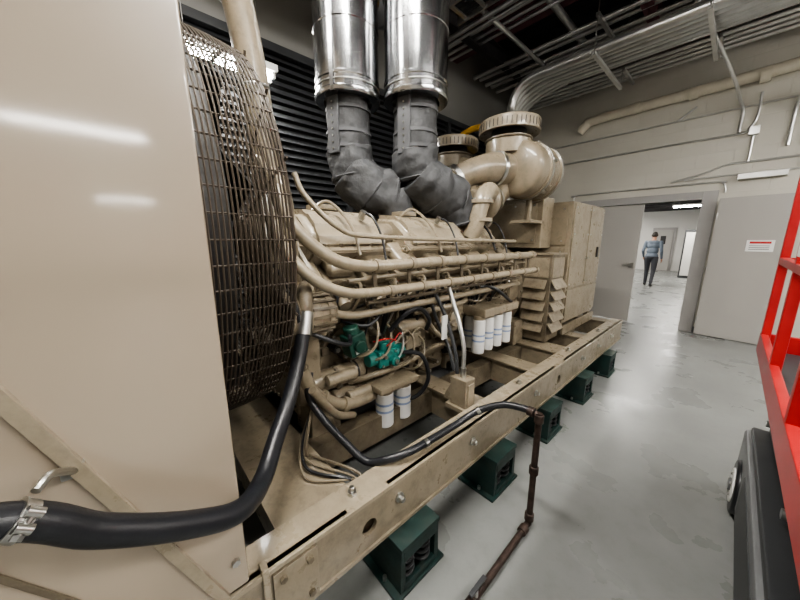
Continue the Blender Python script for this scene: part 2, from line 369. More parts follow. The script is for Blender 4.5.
for (y,w) in ((-.9,.1),(.42,.26),(1.55,.12),(2.35,.14),(2.95,.2),(3.55,.12),(4.5,.12)):
    b.box((XF+.02,y-w/2,ZB+.03),(XN-.02,y-w/2+.015,ZT-.03),TAN); b.box((XF+.02,y+w/2-.015,ZB+.03),(XN-.02,y+w/2,ZT-.03),TAN)
    b.box((XF+.02,y-w/2-.02,ZT-.034),(XN-.02,y+w/2+.02,ZT-.019),TAN,.002)
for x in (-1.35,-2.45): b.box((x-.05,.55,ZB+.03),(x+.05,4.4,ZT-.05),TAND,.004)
for y in (.16,.28,.95,1.75,2.9,3.7): b.box((XN-.12,y-.006,ZB+.01),(XN-.015,y+.006,ZT-.02),TAN)
b.box((XN-.02,.18,ZB-.0),(XN+.02,.2,ZT+.02),TANL,.003)
b.box((XN,.21,ZB+.01),(XN+.012,.36,ZT-.03),TAN,.002)
for (y,z) in ((.24,.44),(.33,.44),(.24,.3),(.33,.3)): b.bolt((XN+.012,y,z),(1,0,0),TAND,.012,.012)
for y in (.75,1.3,2.1,3.1,3.6,4.1): b.cyl((XN-.005,y,.40),(XN+.03,y,.40),.013,CHR,seg=8,bev=.003); b.cyl((XN,y,.40),(XN+.008,y,.40),.022,CHR,seg=12)
for y in (.55,1.25,1.95,2.9,3.8): b.cyl((XN-.06,y,ZT-.005),(XN-.06,y,ZT+.035),.011,CHR,seg=8,bev=.003); b.cyl((XN-.06,y,ZT),(XN-.06,y,ZT+.015),.02,CHR,seg=6)
b.box((-2.35,.65,.26),(-1.42,2.8,.275),GREYP)
b.obj('skid_frame',e)
for x,sg in ((-.855,1),(XF+.01,-1)):
    for yy in (.80,1.54,2.3,3.1,3.93):
        e=empty('vibration_isolator',(x,yy,0)); b=B(); w=.125; l=.12
        b.box((x-w,yy-l-.03,0),(x+w,yy+l+.03,.016),GREEN,.003)
        b.box((x-w*.95,yy-l,.225),(x+w*.95,yy+l,.249),GREEN,.004)
        for q in (-1,1):
            b.prism([(yy+q*l,.016),(yy+q*(l-.03),.016),(yy+q*(l-.025),.225),(yy+q*(l-.005),.225)],'X',x-w*.9,x+w*.9,GREEN)
            b.helix((x+.065,yy+q*.052,.03),.036,.18,5,.008,GREYD)
            b.helix((x-.06,yy+q*.052,.03),.036,.18,5,.008,GREYD)
            b.cyl((x+.02,yy+q*(l+.012),.016),(x+.02,yy+q*(l+.012),.036),.01,CHR,seg=6)
        b.box((x+w*.7,yy-l+.02,.17),(x+w*.92,yy+l-.02,.225),GREEN,.003)
        b.box((x+w*.7,yy-l+.02,.016),(x+w*.92,yy+l-.02,.05),GREEN,.003)
        b.cyl((x,yy,.016),(x,yy,.23),.013,CHR,seg=8)
        b.obj('housing',e)
# ------------------------------------------------------------------ RADIATOR + FAN GUARD
e=empty('radiator',(XC,-.3,.5),GEN); b=B(); YR=.15
b.box((XF,-.75,.5),(XN,YR,3.0),TANP,.008)
b.box((XF-.0,-.8,3.0),(XN+.0,YR+.02,3.2),TANP,.02)
def bar(b,p0,p1,w,t,m,out=(1,0,0)):
    p0=V(p0);p1=V(p1);d=(p1-p0);o=V(out);s=d.cross(o).normalized()
    M=Matrix((( *s,0),(*d.normalized(),0),(*o,0),(0,0,0,1))).transposed(); M.translation=p0
    b.box((-w/2,0,0),(w/2,d.length,t),m,.002,M=M)
bar(b,(XN,-.42,1.82),(XN,.085,.46+.04),.026,.014,TANL)
bar(b,(XN,-.60,1.5),(XN,-.03,.5),.012,.006,TAND)
b.prism([(-.70,1.5),(-.70,.5),(-.04,.5)],'X',XN,XN+.004,TAN)
for z in (.6,): 
    for y in (-.5,.12): b.bolt((XN,y,z),(1,0,0))
for i in range(18): b.box((XF+.15,-.77,.7+i*.12),(XN-.15,-.75,.72+i*.12),DARK)
CX,CZ,RG=-1.95,1.5,.91
t=bmesh.new(); bmesh.ops.create_circle(t,cap_ends=True,radius=RG-.03,segments=48); b.put(t,DARK,Matrix.Translation((CX,YR+.006,CZ))@frame_z((0,1,0)))
b.lathe([(RG-.07,0),(RG-.07,.12),(RG-.06,.12),(RG-.06,0)],(CX,YR,CZ),(0,1,0),DARK,seg=64)
b.obj('core_housing',e)
b=B()
Y1=.455
for i in range(21):
    y=YR+.01+i*(Y1-YR-.01)/20; b.torus((CX,y,CZ),(0,1,0),RG-.012*(i/20)**3*2,.0034 if i<20 else .007,GUARD,seg=96,rs=5)
for i in range(72):
    a=2*math.pi*i/72; c,s=math.cos(a),math.sin(a)
    b.cyl((CX+RG*c*.998,YR,CZ+RG*s*.998),(CX+(RG-.02)*c,Y1,CZ+(RG-.02)*s),.0035,GUARD,seg=5)
for i in range(26): b.torus((CX,Y1,CZ),(0,1,0),.2+.027*i,.003,GUARD,seg=64,rs=4)
for i in range(20):
    a=2*math.pi*i/20; c,s=math.cos(a),math.sin(a); b.cyl((CX+.18*c,Y1+.004,CZ+.18*s),(CX+RG*c,Y1+.004,CZ+RG*s),.005,GUARD,seg=5)
b.obj('fan_guard',e)
b=B(); b.cyl((CX,.22,CZ),(CX,.40,CZ),.14,DARK,seg=24)
for i in range(10):
    M=Matrix.Translation((CX,.31,CZ))@Matrix.Rotation(2*math.pi*i/10,4,'Y')@Matrix.Rotation(R(35),4,'Z')
    b.box((-.09,-.005,.12),(.09,.005,.82),DARK,.003,M=M)
b.obj('fan',e)
b=B(); b.tube([(-1.75,-.2,3.15),(-1.8,.1,3.2),(-1.83,.35,3.1),(-1.86,.55,2.8),(-1.87,.62,2.5),(-1.88,.66,2.1),(-1.9,.7,1.6)],.075,TAN,seg=20)
for z,y in ((2.3,.63),(2.7,.58)): b.torus((-1.87,y,z),(0,.15,-1),.08,.008,CHR,seg=24)
b.obj('top_coolant_pipe',e)
# ------------------------------------------------------------------ ENGINE
e=empty('engine',(XC,1.7,.4),GEN); b=B()
EY0,EY1=.72,2.78
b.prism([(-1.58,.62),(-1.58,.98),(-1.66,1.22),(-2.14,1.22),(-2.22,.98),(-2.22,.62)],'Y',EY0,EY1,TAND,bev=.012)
b.prism([(-1.56,.62),(-1.60,.42),(-1.68,.38),(-2.12,.38),(-2.20,.42),(-2.24,.62)],'Y',EY0+.05,EY1,TAN,bev=.012)
b.box((-1.53,EY0+.03,.60),(-2.27,EY1,.64),TAN,.006)
for i in range(20):
    y=EY0+.08+i*.1; b.bolt((-1.545,y,.645),(0,0,1),TAND,.012,.012); b.bolt((-1.575,y,.56),(1,0,-.2),TAND,.01,.01)
for i in range(6): b.box((-1.60,EY0+.2+i*.34,.40),(-1.55,EY0+.22+i*.34,.60),TAND,.003)
for i in range(8):
    y=.86+i*.25
    b.box((-1.60,y-.09,.70),(-1.555,y+.09,.92),TAN,.02)
    for q in (-1,1): 
        for z in (.73,.89): b.bolt((-1.555,y+q*.07,z),(1,0,0),TAND,.01,.008)
    b.cyl((-1.6,y+.12,.66),(-1.62,y+.12,1.1),.018,TAND,seg=10)
for sd in (1,-1):
    M=Matrix.Translation((XC,0,.85))@Matrix.Rotation(sd*R(38),4,'Y')
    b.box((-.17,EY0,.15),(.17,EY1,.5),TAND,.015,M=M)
    for i in range(8):
        y=.85+i*.25
        b.box((-.17,y-.118,.49),(.17,y+.118,.60),TAN,.012,M=M)
        b.box((-.125,y-.10,.60),(.135,y+.10,.655),TANL,.012,M=M)
        b.box((-.115,y-.085,.65),(.12,y+.085,.735),TAN,.035,M=M,seg=3)
        b.cyl((0,y,.73),(0,y,.75),.02,TAN,M=M,seg=10); b.bolt((0,y,.75),(0,0,1),CHR,.01,.012,M=M)
        for q in (-1,1):
            for p in (-.14,.15): b.bolt((p,y+q*.095,.60),(0,0,1),TAND,.011,.016,M=M)
        b.cyl((.1,y,.55),(.235,y,.56),.035,TAN,M=M,seg=14); b.cyl((.17,y,.553),(.185,y,.553),.052,TAN,M=M,seg=14)
        b.tube([(.13,y+.06,.62),(.19,y+.07,.68),(.24,y+.06,.62),(.25,y+.05,.5)],.009,TAN,M=M,seg=6)
        b.tube([(.15,y-.05,.58),(.21,y-.05,.60),(.22,y-.06,.48),(.17,y-.06,.36)],.007,CHR if i%3 else BLK,M=M,seg=6)
    b.box((.165,EY0,.40),(.20,EY1,.44),TAN,.006,M=M)
    for i in range(8): b.cyl((.17,.93+i*.25,.28),(.21,.93+i*.25,.28),.045,TAN,M=M,seg=16,bev=.006)
    b.box((-.20,EY0-.05,.12),(.19,EY0+.005,.70),TAN,.02,M=M)
    for z in (.2,.33,.46,.6):
        for p in (-.16,.15): b.bolt((p,EY0-.05,z),(0,-1,0),TAND,.012,.012,M=M)
b.obj('engine_block',e)
b=B()
for sx in (1,-1):
    xo=lambda d: XC+sx*d
    for (y0,y1) in ((.70,1.20),(1.36,2.0),(2.04,2.45)):
        b.prism([(xo(.06),1.42),(xo(.40),1.36),(xo(.50),1.44),(xo(.47),1.56),(xo(.34),1.66),(xo(.10),1.68)],'Y',y0,y1,TANL,bev=.04)
        b.prism([(xo(.06),1.44),(xo(.42),1.37),(xo(.515),1.44),(xo(.485),1.47),(xo(.10),1.5)],'Y',y0-.01,y1+.01,TAN,bev=.008)
        for k in range(int((y1-y0)/.1)): b.bolt((xo(.49),y0+.06+k*.1,1.468),(0,0,1),TAND,.011,.014)
        b.box((xo(.18),y0+.12,1.67),(xo(.30),y0+.26,1.70),TAN,.006)
        b.tube([(xo(.30),y0+.1,1.66),(xo(.34),y0+.16,1.71),(xo(.42),y0+.2,1.66),(xo(.52),y0+.22,1.55),(xo(.58),y0+.22,1.42)],.009,BLK if y0>2 else TAN,seg=8)
        b.cyl((xo(.42),y0+.34,1.62),(xo(.45),y0+.34,1.66),.02,CHR,seg=6)
        b.tube([(xo(.44),y0+.34,1.65),(xo(.50),y0+.36,1.63),(xo(.56),y0+.38,1.52),(xo(.60),y0+.38,1.38)],.007,BLK,seg=6)
    b.cyl((xo(.27),1.15,1.54),(xo(.27),1.37,1.54),.07,TAN,seg=20)
b.box((-2.0,.8,1.2),(-1.8,2.6,1.5),TAND,.03)
b.obj('aftercooler_housing',e)
b=B()
b.tube([(-1.32,.50,1.72),(-1.30,.52,1.62),(-1.27,.60,1.50),(-1.24,.72,1.41),(-1.22,.85,1.375),(-1.22,1.0,1.37),(-1.22,1.6,1.37),(-1.22,2.2,1.37),(-1.22,2.75,1.37)],.029,TANL,seg=14)
b.tube([(-1.30,.46,1.60),(-1.26,.50,1.46),(-1.22,.60,1.33),(-1.2,.74,1.26),(-1.2,.9,1.24),(-1.2,1.3,1.235),(-1.2,2.0,1.235),(-1.2,2.75,1.235)],.025,TANL,seg=14)
b.tube([(-1.4,.62,1.8),(-1.38,.66,1.70),(-1.33,.8,1.56),(-1.33,1.0,1.52),(-1.33,1.8,1.50),(-1.33,2.6,1.49)],.014,TANL,seg=10)
b.tube([(-1.28,.55,1.25),(-1.3,.8,1.12),(-1.32,1.2,1.1),(-1.32,2.7,1.1)],.022,TAN,seg=10)
b.tube([(-1.26,.8,1.30),(-1.27,1.2,1.305),(-1.27,2.7,1.305)],.010,TAN,seg=8); b.tube([(-1.24,.9,1.18),(-1.26,1.3,1.17),(-1.26,2.0,1.175),(-1.26,2.6,1.17)],.011,TAND,seg=8)
for y in (.95,1.2,1.45,1.7,1.95,2.2,2.45,2.7):
    b.cyl((-1.22,y-.015,1.37),(-1.22,y+.015,1.37),.036,TAN,seg=14); b.cyl((-1.2,y+.06,1.235),(-1.2,y+.085,1.235),.032,TAN,seg=14)
    b.tube([(-1.22,y,1.37),(-1.28,y,1.38),(-1.34,y,1.34)],.014,TAN,seg=8)
    b.tube([(-1.2,y+.07,1.235),(-1.26,y+.07,1.22),(-1.34,y+.07,1.2)],.014,TAN,seg=8)
    b.box((-1.245,y-.012,1.2),(-1.235,y+.012,1.4),TAND)
b.tube([(-1.5,.62,1.2),(-1.45,.60,1.5),(-1.5,.6,1.75),(-1.7,.6,1.85),(-1.9,.62,1.85)],.035,TAN,seg=14)
b.tube([(-1.36,.5,1.76),(-1.5,.5,1.86),(-1.8,.55,1.9)],.016,TANL,seg=10)
b.tube([(-1.30,.55,.90),(-1.32,.62,.74),(-1.34,.8,.60),(-1.36,1.0,.57),(-1.38,1.15,.60),(-1.45,1.25,.66)],.032,TAN,seg=14)
b.tube([(-1.22,.56,.82),(-1.26,.7,.62),(-1.33,.85,.52)],.02,TAN,seg=12)
for p,a in (((-1.32,.66,.70),(0,.6,-.7)),((-1.34,.8,.60),(0,.9,-.4)),((-1.37,1.1,.585),(0,1,.2))): b.cyl(V(p)-V(a)*.012,V(p)+V(a)*.012,.044,TAN,seg=16)
b.obj('coolant_tubes',e)
b=B()
b.box((-2.3,.60,.52),(-1.5,.74,1.32),TAN,.03)
b.box((-1.62,.58,.62),(-1.42,.72,1.02),TAN,.03)
b.prism([(-2.1,1.3),(-1.7,1.3),(-1.78,1.75),(-2.02,1.75)],'Y',.6,.72,TAN,bev=.02)
for i in range(9): b.bolt((-1.53,.6,.58+i*.08),(0,-1,0),TAND); b.bolt((-1.62-i*.08,.6,.56),(0,-1,0),TAND)
b.lathe([(0,0),(.05,0),(.05,.02),(.16,.02),(.165,.0),(.18,.0),(.18,.03),(.165,.05),(.18,.07),(.18,.10),(.0,.10)],(-1.95,.60,.78),(0,-1,0),TAND,seg=40)
b.lathe([(0,0),(.04,0),(.04,.03),(.12,.03),(.13,0),(.14,0),(.14,.03),(.125,.045),(.14,.06),(.14,.09),(0,.09)],(-1.95,.60,1.5),(0,-1,0),TAND,seg=40)
b.lathe([(0,.0),(.03,.0),(.03,.03),(.05,.03),(.08,.015),(.115,.015),(.12,0),(.135,0),(.135,.02),(.118,.032),(.135,.045),(.118,.057),(.135,.07),(.05,.07),(.05,.10),(.0,.10)],(-1.33,.48,1.15),(0,1,0),TAND,seg=40)
b.lathe([(.0,.0),(.085,.0),(.095,.012),(.095,.06),(.09,.065),(.09,.10),(.095,.105),(.095,.13),(.07,.16),(0,.16)],(-1.33,.58,1.15),(0,1,0),TAN,seg=30)
for i in range(16):
    a=2*math.pi*i/16; b.box((.092,-.006,0),(.102,.006,.12),TAND,M=Matrix.Translation((-1.33,.60,1.15))@frame_z((0,1,0))@Matrix.Rotation(a,4,'Z'))
b.torus((-1.33,.515,1.15),(0,1,0),.128,.008,BLK,seg=36,rs=6)
b.box((-1.60,.6,1.0),(-1.36,.74,1.28),TAN,.03)
b.tube([(-1.33,.53,1.285),(-1.95,.53,1.64)],.008,BLK,seg=6); b.tube([(-1.40,.53,1.03),(-2.05,.53,1.40)],.008,BLK,seg=6)
b.obj('front_gear_case',e)
b=B()
Mx=Matrix.Translation((-1.38,1.12,.79))
b.box((-.05,-.075,-.055),(.05,.075,.05),TEAL,.012,M=Mx); b.cyl((0,.07,0),(0,.15,0),.05,TEAL,M=Mx,bev=.01); b.cyl((0,-.06,.0),(0,-.13,.0),.04,TEAL,M=Mx,bev=.008)
b.cyl((.02,-.02,.04),(.02,-.02,.10),.03,TEAL,M=Mx,bev=.006); b.cyl((.04,.03,-.02),(.085,.03,-.02),.032,TEAL,M=Mx,bev=.006)
b.box((-.03,.0,.05),(.03,.07,.085),TEAL,.008,M=Mx); b.cyl((.085,.03,-.02),(.095,.03,-.02),.016,CHR,M=Mx,seg=6); b.cyl((.05,-.04,.02),(.075,-.04,.02),.014,CHR,M=Mx,seg=6)
for q in (-.05,.05):
    for z in (-.04,.035): b.bolt((.05,q,z),(1,0,0),CHR,.008,.01,M=Mx)
Mx=Matrix.Translation((-1.38,.90,.93))@Matrix.Rotation(R(12),4,'X')
b.box((-.05,-.06,-.07),(.05,.06,.06),DKGRN,.015,M=Mx); b.cyl((0,0,.05),(0,0,.10),.045,DKGRN,M=Mx,bev=.01); b.cyl((.04,0,-.01),(.075,0,-.01),.035,DKGRN,M=Mx,bev=.006)
b.box((.05,-.03,-.05),(.056,.03,-.02),SIGN,M=Mx)
b.tube([(-1.33,1.1,.87),(-1.31,1.15,.91),(-1.33,1.2,.93),(-1.36,1.25,.91)],.004,REDT,seg=6)
b.tube([(-1.33,1.0,.92),(-1.30,1.08,.93),(-1.31,1.16,.90)],.004,REDT,seg=6)
for (y,z) in ((.82,.72),(.95,.58)):
    b.cyl((-1.46,y-.16,z),(-1.46,y+.18,z),.06,TAN,seg=24,bev=.012); b.cyl((-1.38,y-.1,z+.03),(-1.38,y+.08,z+.03),.032,TANL,seg=16,bev=.006)
    b.cyl((-1.46,y-.02,z),(-1.46,y+.0,z),.065,TAND,seg=24); b.cyl((-1.46,y+.12,z),(-1.46,y+.13,z),.064,DARK,seg=24)
b.cyl((-1.48,1.3,.9),(-1.48,1.62,.9),.055,TAN,seg=20,bev=.01); b.box((-1.56,1.35,.75),(-1.42,1.5,.86),TAN,.01)
b.box((-1.56,1.02,.66),(-1.42,1.26,.74),TAND,.01); b.cyl((-1.5,1.28,.78),(-1.42,1.28,.78),.05,TAN,bev=.008)
b.box((-1.55,1.7,.78),(-1.42,2.0,1.02),TAN,.02); b.cyl((-1.42,1.85,.9),(-1.38,1.85,.9),.07,TAN,seg=24,bev=.01)
b.box((-1.56,2.0,.9),(-1.22,2.55,.97),TAN,.015)
b.box((-1.56,2.6,.66),(-1.45,2.76,1.05),TAN,.02)
for i in range(130):
    y=random.uniform(.8,2.72); z=random.uniform(.5,1.16); r=random.uniform(.008,.026); q=random.random()
    if q<.6:
        L=random.uniform(.05,.15); b.cyl((-1.6,y,z),(-1.58+L,y,z),r,random.choice([TAN,TAND,TAND,CHR,DARK]),seg=10,bev=.003); b.cyl((-1.58+L,y,z),(-1.575+L,y,z),r*.6,CHR,seg=6)
    else: b.box((-1.6,y-r,z-r),(-1.58+random.uniform(.04,.1),y+r*1.6,z+r),random.choice([TAN,TAND,DARK]),.004)
b.obj('accessories',e)
b=B()
def filt(x,y,z0,z1,r):
    b.cyl((x,y,z0),(x,y,z1),r,WHT,seg=24,bev=.01); b.cyl((x,y,z1),(x,y,z1+.03),r*.95,TAN,seg=24); b.cyl((x,y,z0+.10),(x,y,z0+.16),r*1.01,BLUE,seg=24); b.cyl((x,y,z0+.115),(x,y,z0+.145),r*1.015,WHT,seg=24)
for i,y in enumerate((2.03,2.16,2.30,2.45)): filt(-1.29,y,.60,.88,.05)
for i,y in enumerate((2.10,2.24,2.38)): filt(-1.42,y,.60,.88,.05)
for y in (1.08,1.23): filt(-1.33,y,.36,.58,.056)
b.box((-1.42,1.0,.6),(-1.26,1.32,.64),TAN,.01)
b.obj('spin_on_filters',e)
b=B()
def hose(p,r,m=BLK): b.tube(p,r,m,seg=8)
hose([(-1.36,1.15,.95),(-1.30,1.22,1.05),(-1.27,1.32,1.08),(-1.26,1.4,1.0),(-1.3,1.42,.92)],.015)
hose([(-1.34,1.22,.80),(-1.25,1.32,.78),(-1.22,1.36,.62),(-1.26,1.3,.50),(-1.34,1.2,.47)],.014)
hose([(-1.3,.6,1.07),(-1.28,.72,1.0),(-1.3,.82,.96),(-1.36,.86,.99)],.012)
hose([(-1.5,1.4,1.05),(-1.4,1.5,1.13),(-1.4,1.7,1.08),(-1.42,1.9,1.12),(-1.38,2.2,1.05)],.014)
hose([(-1.5,1.0,1.1),(-1.44,1.2,1.16),(-1.44,1.6,1.13),(-1.45,2.2,1.16),(-1.45,2.7,1.1)],.014)
hose([(-1.44,2.1,1.1),(-1.3,2.2,1.12),(-1.25,2.4,1.0),(-1.3,2.6,.9),(-1.45,2.65,.8)],.014)
hose([(-1.34,1.5,1.10),(-1.30,1.53,.95),(-1.2,1.53,.80),(-1.12,1.50,.66)],.012,GREYD)
hose([(-1.45,.9,.66),(-1.36,1.0,.70),(-1.36,1.3,.70),(-1.4,1.6,.72),(-1.45,1.9,.70)],.018,TAN)
hose([(-1.45,1.45,1.0),(-1.36,1.6,1.02),(-1.36,1.9,1.03),(-1.45,2.05,1.05)],.02,TAN)
hose([(-1.45,1.55,.98),(-1.38,1.6,.85),(-1.38,1.75,.75),(-1.45,1.9,.72)],.016,TANL)
for i in range(30):
    y=.85+i*.062; a=random.uniform(-.1,.1)
    hose([(-1.38,y,1.2),(-1.40+random.uniform(-.04,.06),y+a,1.05),(-1.52,y+a*1.5,random.uniform(.7,.95))],random.choice([.005,.007,.010]),random.choice([BLK,TAN,CHR,DARK,TAND,TANL]))
for i in range(14):
    y=.85+i*.13; z=random.uniform(.85,1.15)
    hose([(-1.42,y,z),(-1.38,y+.15,z-random.uniform(0,.08)),(-1.42,y+.35,z+.02),(-1.46,y+.5,z-.05)],random.choice([.007,.011]),random.choice([BLK,TANL,TAND]))
for i in range(5):
    y=.9+i*.1; z=.84-.05*i
    hose([(-1.45,y,z),(-1.34,y+.03,z+.01),(-1.31,y+.1,z+.06),(-1.36,y+.16,z+.16),(-1.45,y+.18,z+.2)],.008,random.choice([TAN,CHR,TANL]))
hose([(-1.32,1.5,1.18),(-1.22,1.52,1.0),(-1.12,1.5,.8),(-1.08,1.48,.66)],.013,GREYD)
b.box((-1.205,1.46,.86),(-1.195,1.51,1.02),SIGN,.001)
b.obj('engine_hoses',e)
b=B()
b.lathe([(0,0),(.40,0),(.46,.03),(.46,.2),(.50,.22),(.50,.28),(0,.28)],(XC,2.76,.98),(0,1,0),TAN,seg=48)
for i in range(20):
    a=2*math.pi*i/20; b.bolt((XC+.48*math.cos(a),2.98,.98+.48*math.sin(a)),(0,-1,0),TAND)
for x in (-1.45,-2.35): b.box((x-.09,2.78,.45),(x+.09,2.98,.7),TAN,.012); 
for x in (-1.48,-2.32): b.box((x-.1,.62,.44),(x+.1,.8,.62),TAN,.012)
b.obj('flywheel_housing',e)
b=B()
for sx,yy in ((1,2.35),(-1,2.1)):
    X=XC+sx*.35
    b.lathe([(0,0),(.07,.0),(.09,.05),(.12,.06),(.12,.08),(.08,.10),(.08,.16),(.12,.18),(.13,.24),(.07,.28),(.07,.34)],(X,yy-.15,1.83),(0,1,0),TAN,seg=30)
    b.torus((X,yy+.06,1.83),(0,1,0),.11,.055,TAN,seg=30,rs=12)
    b.tube([(X+.02*sx,yy+.1,1.83),(X,yy+.25,1.9),(X+.02*sx,yy+.4,2.02),(X+.1*sx,yy+.5,2.08)],[.09,.10,.12,.13],TAN,seg=20)
    b.cyl((X,yy+.18,1.86),(X,yy+.2,1.87),.12,CHR,seg=24)
    for i in range(10):
        a=i*math.pi/5; b.bolt((X+.11*math.cos(a),yy-.09,1.83+.11*math.sin(a)),(0,-1,0),TAND,.01,.014)
b.tube([(-1.50,2.72,2.12),(-1.53,2.50,2.12),(-1.60,2.32,2.08),(-1.70,2.18,2.0),(-1.76,2.08,1.92)],[.15,.13,.11,.10,.10],TAN,seg=22)
b.cyl((-1.52,2.56,2.12),(-1.53,2.53,2.12),.145,CHR,seg=26)
b.cyl((-1.68,2.21,2.02),(-1.70,2.18,2.0),.125,CHR,seg=26)
b.tube([(-1.52,2.5,1.86),(-1.44,2.32,1.90),(-1.42,2.2,1.85),(-1.42,2.15,1.75),(-1.44,2.12,1.6),(-1.47,2.1,1.52)],.07,TANL,seg=20)
for z in (1.80,1.66): b.cyl((-1.425,2.17,z-.013),(-1.425,2.17,z+.013),.10,TANL,seg=24)
for i in range(8):
    a=i*math.pi/4; b.bolt((-1.425+.085*math.cos(a),2.17+.085*math.sin(a),1.813),(0,0,1),CHR,.009,.012)
b.obj('turbochargers',e)
# ------------------------------------------------------------------ air cleaners
def aircleaner(name,X,Yc):
    e=empty(name,(X,Yc,2.1),GEN); b=B()
    b.lathe([(0,0),(.16,0),(.22,.03),(.235,.06),(.235,.18),(.247,.185),(.25,.20),(.247,.225),(.235,.23),(.235,.40),(.247,.405),(.25,.42),(.247,.445),(.235,.45),(.235,.47),(.20,.50),(.19,.53),(.10,.53),(.09,.55),(0,.55)],(X+.02,Yc-.22,2.12),(0,1,0),TAN,seg=44)
    b.torus((X+.02,Yc+.31,2.12),(0,1,0),.15,.010,TAND,seg=30)
    for yy in (-.0,.205): b.lathe([(.248,-.012),(.253,-.012),(.253,.012),(.248,.012)],(X+.02,Yc+yy,2.12),(0,1,0),CHR,seg=50)
    for a in (20,75,140,260): b.box((-.012,-.02,.235),(.012,.06,.262),CHR,.003,M=Matrix.Translation((X+.02,Yc,2.12))@Matrix.Rotation(R(a),4,'Y'))
    for i in range(4):
        b.torus((X+.02,Yc+.06+.035*i,2.12),(0,1,0),.234,.004,TAND,seg=44,rs=5)
    b.cyl((X-.12,Yc-.1,2.26),(X-.12,Yc-.1,2.40),.20,TAN,seg=36); b.cyl((X-.12,Yc-.1,2.40),(X-.12,Yc-.1,2.47),.15,DARK,seg=30)
    b.torus((X-.12,Yc-.1,2.385),(0,0,1),.205,.008,TAND,seg=40)
    b.lathe([(.15,.03),(.26,.0),(.268,.004),(.268,.085),(.262,.10),(.20,.125),(.10,.14),(0,.145)],(X-.12,Yc-.1,2.44),(0,0,1),TAN,seg=44)
    for i in range(44):
        a=2*math.pi*i/44; b.box((.266,-.003,0),(.271,.003,.06),DARK,M=Matrix.Translation((X-.12,Yc-.1,2.455))@Matrix.Rotation(a,4,'Z'))
    b.cyl((X-.12,Yc-.1,2.58),(X-.12,Yc-.1,2.62),.018,CHR,seg=10)
    b.cyl((X+.0,Yc+.15,1.68),(X+.0,Yc+.15,1.93),.03,TAN); b.box((X-.1,Yc+.0,1.66),(X+.1,Yc+.3,1.69),TAN,.004)
    b.obj('canister',e)
aircleaner('air_cleaner',-1.42,2.85); aircleaner('air_cleaner',-2.1,2.9)
# ------------------------------------------------------------------ exhausts
def exhaust(name,X,Y,tx,ty,zb):
    e=empty(name,(X,Y,2)); b=B()
    r=.222
    b.lathe([(.17,0),(r+.004,0),(r+.01,.01),(r+.01,.03),(r,.04),(r,.10),(r+.006,.105),(r+.006,.12),(r,.125),(r,.42),(r+.004,.425),(r+.004,.435),(r,.44),(r,.64),(r+.012,.645),(r+.012,.68),(r-.01,.69),(.12,.70),(.12,.74)],(X,Y,2.46),(0,0,1),STEEL,seg=48)
    b.box((r-.004,-.012,.0),(r+.008,.012,.68),STEEL,M=Matrix.Translation((X,Y,2.46))@Matrix.Rotation(R(-60),4,'Z'))
    b.cyl((X,Y,2.53),(X,Y,2.536),r+.007,CHR,seg=40)
    b.tube([(X,Y,3.15),(X,Y,3.8),(X,Y,H-.0)],.17,BLANK,seg=24)
    rb=.152
    b.tube([(X,Y,2.50),(X,Y,2.40),(X,Y,2.27),(X,Y,2.12),(X,Y,2.02)],[rb,rb*1.02,rb*1.01,rb*1.03,rb*1.02],BLANK,seg=44,n=10,wr=.014)
    P=[V((X,Y,2.12)),V((X+tx*.03,Y+ty*.03,1.98)),V((X+tx*.20,Y+ty*.20,1.86)),V((X+tx*.40,Y+ty*.40,1.83)),V((X+tx*.46,Y+ty*.46,zb))]
    for i,(p,q) in enumerate(zip(P[:-1],P[1:])):
        d=(q-p).normalized(); rr=(1.10,1.20,1.12,.98)[i]*rb; p2=p-d*.035; q2=q+d*.035
        b.tube([p2,p2+d*.012,p2.lerp(q2,.33),p2.lerp(q2,.66),q2-d*.012,q2],[rr*.93,rr,rr*1.03,rr*1.03,rr,rr*.93],BLANK,seg=44,n=5,wr=.03)
        b.torus(q2-d*.02,d,rr*1.0,.006,BLANKL,seg=36,rs=6)
    b.box((rb+.0,-.05,2.10),(rb+.014,.05,2.46),BLANKL,.005,M=Matrix.Translation((X,Y,0))@Matrix.Rotation(R(-75),4,'Z'))
    for z in (2.40,2.25,2.15): b.lathe([(rb+.004,-.010),(rb+.012,-.010),(rb+.012,.010),(rb+.004,.010)],(X,Y,z),(0,0,1),BLANKL,seg=40)
    for i in range(8):
        q=V((X+math.cos(R(-75))*(rb+.013),Y+math.sin(R(-75))*(rb+.013),2.13+i*.042)); dd=V((math.cos(R(-75)),math.sin(R(-75)),0)); b.cyl(q,q+dd*.006,.006,CHR,seg=8)
    b.obj('stack',e)
exhaust('exhaust_stack',-2.03,1.34,.45,.65,1.62); exhaust('exhaust_stack',-1.70,1.70,.25,.85,1.66)
# ------------------------------------------------------------------ alternator + cabinet
e=empty('alternator',(XC,3.6,.5),GEN); b=B()
b.lathe([(.40,0),(.48,.02),(.48,.12),(.45,.14),(.45,.3),(.40,.31),(0,.31)],(XC,3.04,.98),(0,1,0),TAN,seg=44)
b.box((-2.5,3.10,1.42),(-1.32,3.36,1.92),TAN,.01); b.box((-2.45,3.09,1.47),(-1.37,3.10,1.87),TANL,.004)
for x in (-1.4,-1.6,-1.8):
    for z in (1.5,1.84): b.bolt((x,3.09,z),(0,-1,0),CHR,.01,.008)
b.box((-2.4,3.1,.45),(-1.4,3.36,.62),TAN,.01)
b.obj('generator_body',e)
b=B()
b.box((-1.42,2.98,.5),(-1.14,3.30,1.36),TAND,.006)
b.box((-1.40,2.972,1.14),(-1.16,2.982,1.33),TAN,.004); b.box((-1.14,3.0,1.14),(-1.13,3.28,1.33),TAN,.004)
